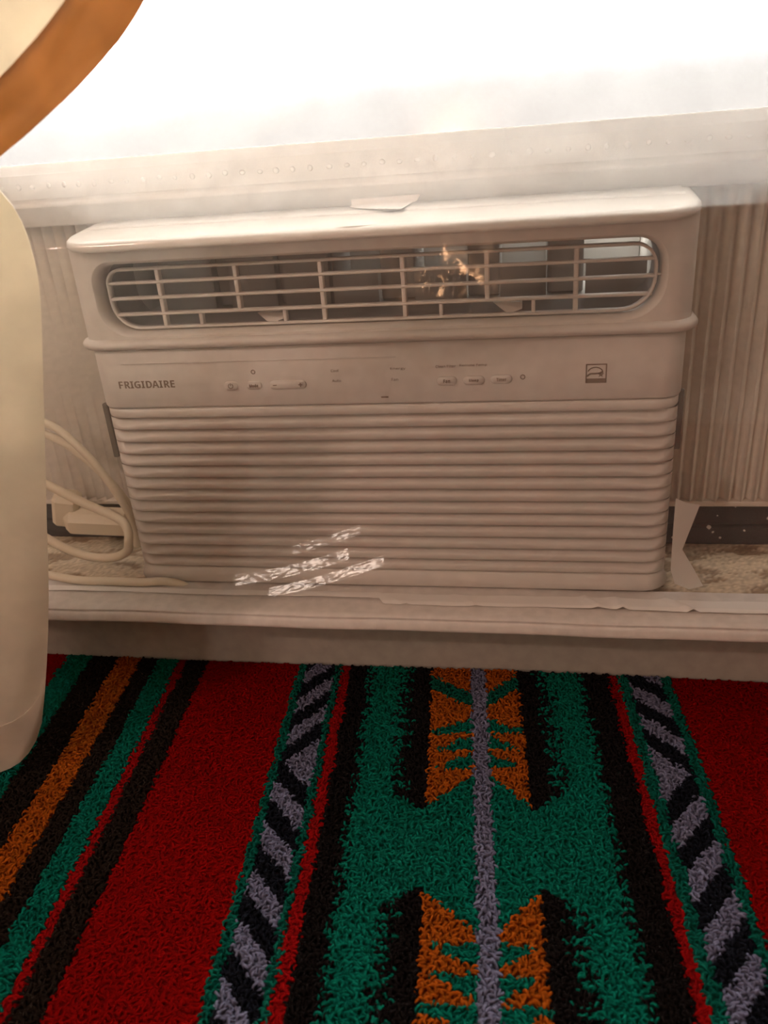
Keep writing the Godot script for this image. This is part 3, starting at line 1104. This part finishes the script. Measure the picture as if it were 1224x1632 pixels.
func film() -> void:
	var n := FastNoiseLite.new()
	n.seed = 31
	n.frequency = 130.0
	n.fractal_octaves = 2
	var fine := FastNoiseLite.new()
	fine.seed = 34
	fine.frequency = 300.0
	fine.fractal_octaves = 2
	var slow := FastNoiseLite.new()
	slow.seed = 32
	slow.frequency = 7.0
	# creases: from, to, half width, slope of the flanks, crinkle
	var creases := [
		[Vector2(-0.130, 0.056), Vector2(-0.104, 0.062), 0.0044, 0.37, 0.8],
		[Vector2(0.1265, 0.0321), Vector2(0.149, 0.057), 0.0050, 0.42, 0.3],
		[Vector2(0.0186, 0.2093), Vector2(0.0159, 0.1724), 0.003, 0.2, 0.2],
		[Vector2(-0.080, 0.168), Vector2(-0.072, 0.172), 0.0030, 0.27, 0.8],
		[Vector2(0.2246, 0.2081), Vector2(0.30, 0.2318), 0.0016, 0.45, 0.1],
	]
	# broad curved folds fanning out from the lower left corner: height of the ridge at x = -0.135, where along x, width and slope of the upper flank
	var folds := [
		[0.0305, 0.055, 0.133, 0.0072, 0.408],
		[0.0120, 0.000, 0.122, 0.0095, 0.418],
		[-0.0040, 0.028, 0.150, 0.0085, 0.426],
	]
	var xs := steps(-0.33, 0.40, [[-0.19, 0.03], [0.03, 0.095]], 0.00065, 0.0028)
	var vs := steps(0.0, 1.0, [[0.0, 0.2], [0.655, 0.765]], 0.0019, 0.0085)
	var rows := []
	for v in vs:
		var y: float
		var z: float
		if v < 0.8:                                  # from the stool up to the lid's front edge
			var t := v / 0.8
			y = lerpf(0.0012, 0.2895, t)
			z = lerpf(0.0275, 0.0135, t) + 0.004 * sin(t * PI)
		else:                                        # over the lid to the sash
			var t := (v - 0.8) / 0.2
			y = lerpf(0.2895, 0.3444, t)
			z = lerpf(0.0135, -0.0596, t)
		var free := minf(1.0, minf(v, 1.0 - v) * 14.0)
		var row := PackedVector3Array()
		for x in xs:
			var p := Vector2(x, y)
			var d := 0.0012 * slow.get_noise_2d(x, y) * free
			var crease := 0.0
			if v < 0.8:
				for c in creases:
					if y < c[0].y - 0.014 and y < c[1].y - 0.014 or y > c[0].y + 0.014 and y > c[1].y + 0.014:
						continue
					var s := seg_dist(p, c[0], c[1])
					if s.x < c[2] * 1.6:
						var w: float = c[2] * (1.0 + 0.25 * c[4] * n.get_noise_2d(x, y * 1.4)) * (0.35 + 0.65 * sin(clampf(s.y, 0.05, 0.95) * PI))
						var e: float = maxf(w - sqrt(s.x * s.x + 1e-7), 0.0)
						var rise: float = e * (2.0 * w - e) / maxf(w, 1e-4) * c[3] * 0.8
						crease = maxf(crease, rise + 0.00005 * c[4] * fine.get_noise_2d(x, y) * smoothstep(0.0, 0.001, e))
				for c in folds:
					var t: float = x + 0.135
					var ends: float = smoothstep(c[1] - 0.012, c[1] + 0.012, t) * smoothstep(c[2] + 0.012, c[2] - 0.012, t)
					if ends > 0.0:
						var e: float = (y - c[0] - 0.14 * t - 1.02 * t * t) / sqrt(1.0 + (0.14 + 2.04 * t) ** 2)
						var w: float = c[3] * ends
						var h: float = (w - e) * c[4] if e > 0.0 else (w + e * 2.0) * c[4]
						if h > 0.0:
							crease = maxf(crease, h + 0.00009 * fine.get_noise_2d(t * 0.3, e) * smoothstep(0.0, 0.0006, h))
				# crumpled patch before the outlet
				var q := seg_dist(p, Vector2(0.030, 0.273), Vector2(0.082, 0.2405))
				if q.x < 0.018:
					crease += 0.0005 * fine.get_noise_2d(x, y) * smoothstep(0.016, 0.004, q.x) * smoothstep(-0.12, 0.15, n.get_noise_2d(x * 0.6, y * 0.6))
			row.append(Vector3(x, y, z + maxf(d, -0.002) + crease))
		rows.append(row)
	var st := begin()
	grid(st, rows, true)
	tag(put("plastic_film", done(st), M.film), "clear wrinkled plastic film stretched over the front of the air conditioner", "plastic film")

func curtain() -> void:
	var edge := smooth_path([Vector3(0.0035, 0.4427, 0.2150), Vector3(-0.0129, 0.4289, 0.2120), Vector3(-0.0319, 0.4164, 0.2080), Vector3(-0.0515, 0.3994, 0.2040), Vector3(-0.0786, 0.3820, 0.2000), Vector3(-0.1080, 0.3665, 0.1960), Vector3(-0.1358, 0.3543, 0.1900), Vector3(-0.1589, 0.3473, 0.1820), Vector3(-0.1537, 0.3379, 0.1700), Vector3(-0.1533, 0.3235, 0.1600), Vector3(-0.1545, 0.3030, 0.1540), Vector3(-0.1587, 0.2765, 0.1510), Vector3(-0.1734, 0.2164, 0.1510), Vector3(-0.1892, 0.1495, 0.1530), Vector3(-0.2046, 0.0801, 0.1570), Vector3(-0.2211, 0.0151, 0.1630), Vector3(-0.2326, -0.0222, 0.1670)], 5)
	# where each row runs to, out of the frame at the left
	var far := smooth_path([Vector3(-0.0807, 0.5197, 0.2400), Vector3(-0.0931, 0.5121, 0.2400), Vector3(-0.1060, 0.5042, 0.2400), Vector3(-0.1221, 0.4895, 0.2400), Vector3(-0.1426, 0.4723, 0.2400), Vector3(-0.1674, 0.4541, 0.2400), Vector3(-0.1925, 0.4320, 0.2400), Vector3(-0.2245, 0.3989, 0.2400), Vector3(-0.4237, 0.3679, 0.2900), Vector3(-0.4233, 0.3335, 0.2800), Vector3(-0.4245, 0.3030, 0.2740), Vector3(-0.4287, 0.2765, 0.2710), Vector3(-0.4434, 0.2164, 0.2710), Vector3(-0.4592, 0.1495, 0.2730), Vector3(-0.4746, 0.0801, 0.2770), Vector3(-0.4911, 0.0151, 0.2830), Vector3(-0.5026, -0.0342, 0.2870)], 5)
	# above the frame it climbs to the rod over the window
	var up_edge := smooth_path([Vector3(-0.06, 1.3893, 0.13), Vector3(-0.03, 1.1, 0.15), Vector3(0.02, 0.8, 0.18), Vector3(0.04, 0.6, 0.2), Vector3(0.026, 0.49, 0.212), edge[0]], 3)
	var up_far := smooth_path([Vector3(-0.52, 1.3893, 0.13), Vector3(-0.52, 1.1, 0.16), Vector3(-0.46, 0.85, 0.2), Vector3(-0.32, 0.67, 0.23), Vector3(-0.15, 0.57, 0.24), far[0]], 3)
	up_edge.resize(up_edge.size() - 1)
	up_far.resize(up_far.size() - 1)
	var tall := up_edge.size()
	up_edge.append_array(edge)
	up_far.append_array(far)
	edge = up_edge
	far = up_far
	var n := FastNoiseLite.new()
	n.seed = 55
	n.frequency = 9.0
	var rows := []
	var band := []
	var hem := []
	for i in edge.size():
		var f := (i - tall) / float(edge.size() - tall - 1)      # 0 at the frame's top, 1 at the hem
		var row := PackedVector3Array()
		var brow := PackedVector3Array()
		var hrow := PackedVector3Array()
		var along := (far[i] - edge[i])
		var nrm := along.normalized().cross((edge[mini(i + 1, edge.size() - 1)] - edge[maxi(i - 1, 0)]).normalized()).normalized()
		for j in 41:
			var s := lerpf(0.185 * (1.0 - smoothstep(0.42, 0.48, f)), 1.0, j / 40.0)
			var p := edge[i] + along * s
			p += nrm * (0.010 * sin(s * 9.0 + f * 2.0) * s + 0.004 * n.get_noise_2d(s * 0.4, f * 0.6))
			if i < tall:
				p += nrm * 0.014 * sin(s * 34.0) * (1.0 - i / float(tall))
			p.y = maxf(p.y - 0.036 * smoothstep(0.76, 0.97, f) * (1.0 - exp(-s / 0.05)), -0.0568)
			row.append(p)
			if f > 0.935:
				hrow.append(p + nrm * 0.0012)
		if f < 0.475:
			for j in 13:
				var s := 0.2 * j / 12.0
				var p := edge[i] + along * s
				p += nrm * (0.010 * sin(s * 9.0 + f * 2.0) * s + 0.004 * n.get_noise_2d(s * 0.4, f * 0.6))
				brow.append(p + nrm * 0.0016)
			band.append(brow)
		rows.append(row)
		if f > 0.935:
			hem.append(hrow)
	var t := thing("curtain", "cream curtain with its doubled hem darkened to brown, pulled aside left of the air conditioner", "curtain")
	put("cloth", sheet(rows, 0.0010), M.curtain, t)
	put("edge_band", sheet(band, 0.0010), M.dimmed_hem, t).set_meta("label", "hem band coloured brown for the dimmer light through doubled cloth")
	put("bottom_hem", sheet(hem, 0.0010), M.curtain, t)
	var rod := thing("curtain_rod", "thin dark rod above the window carrying the cream curtain", "curtain rod")
	var bar := begin()
	tube(bar, PackedVector3Array([Vector3(-0.62, 1.4, 0.13), Vector3(0.0, 1.4, 0.13), Vector3(0.62, 1.4, 0.13)]), 0.009, 12)
	put("bar", done(bar), M.bronze, rod)
	for x in [-0.6, 0.6]:
		put("bracket", box_mesh(Vector3(x - 0.01, 1.385, 0.0285), Vector3(x + 0.01, 1.415, 0.125), 0.002), M.bronze, rod)
		var knob := SphereMesh.new()
		knob.radius = 0.02
		knob.height = 0.04
		put("finial", knob, M.bronze, rod, Vector3(x * 1.05, 1.4, 0.13))
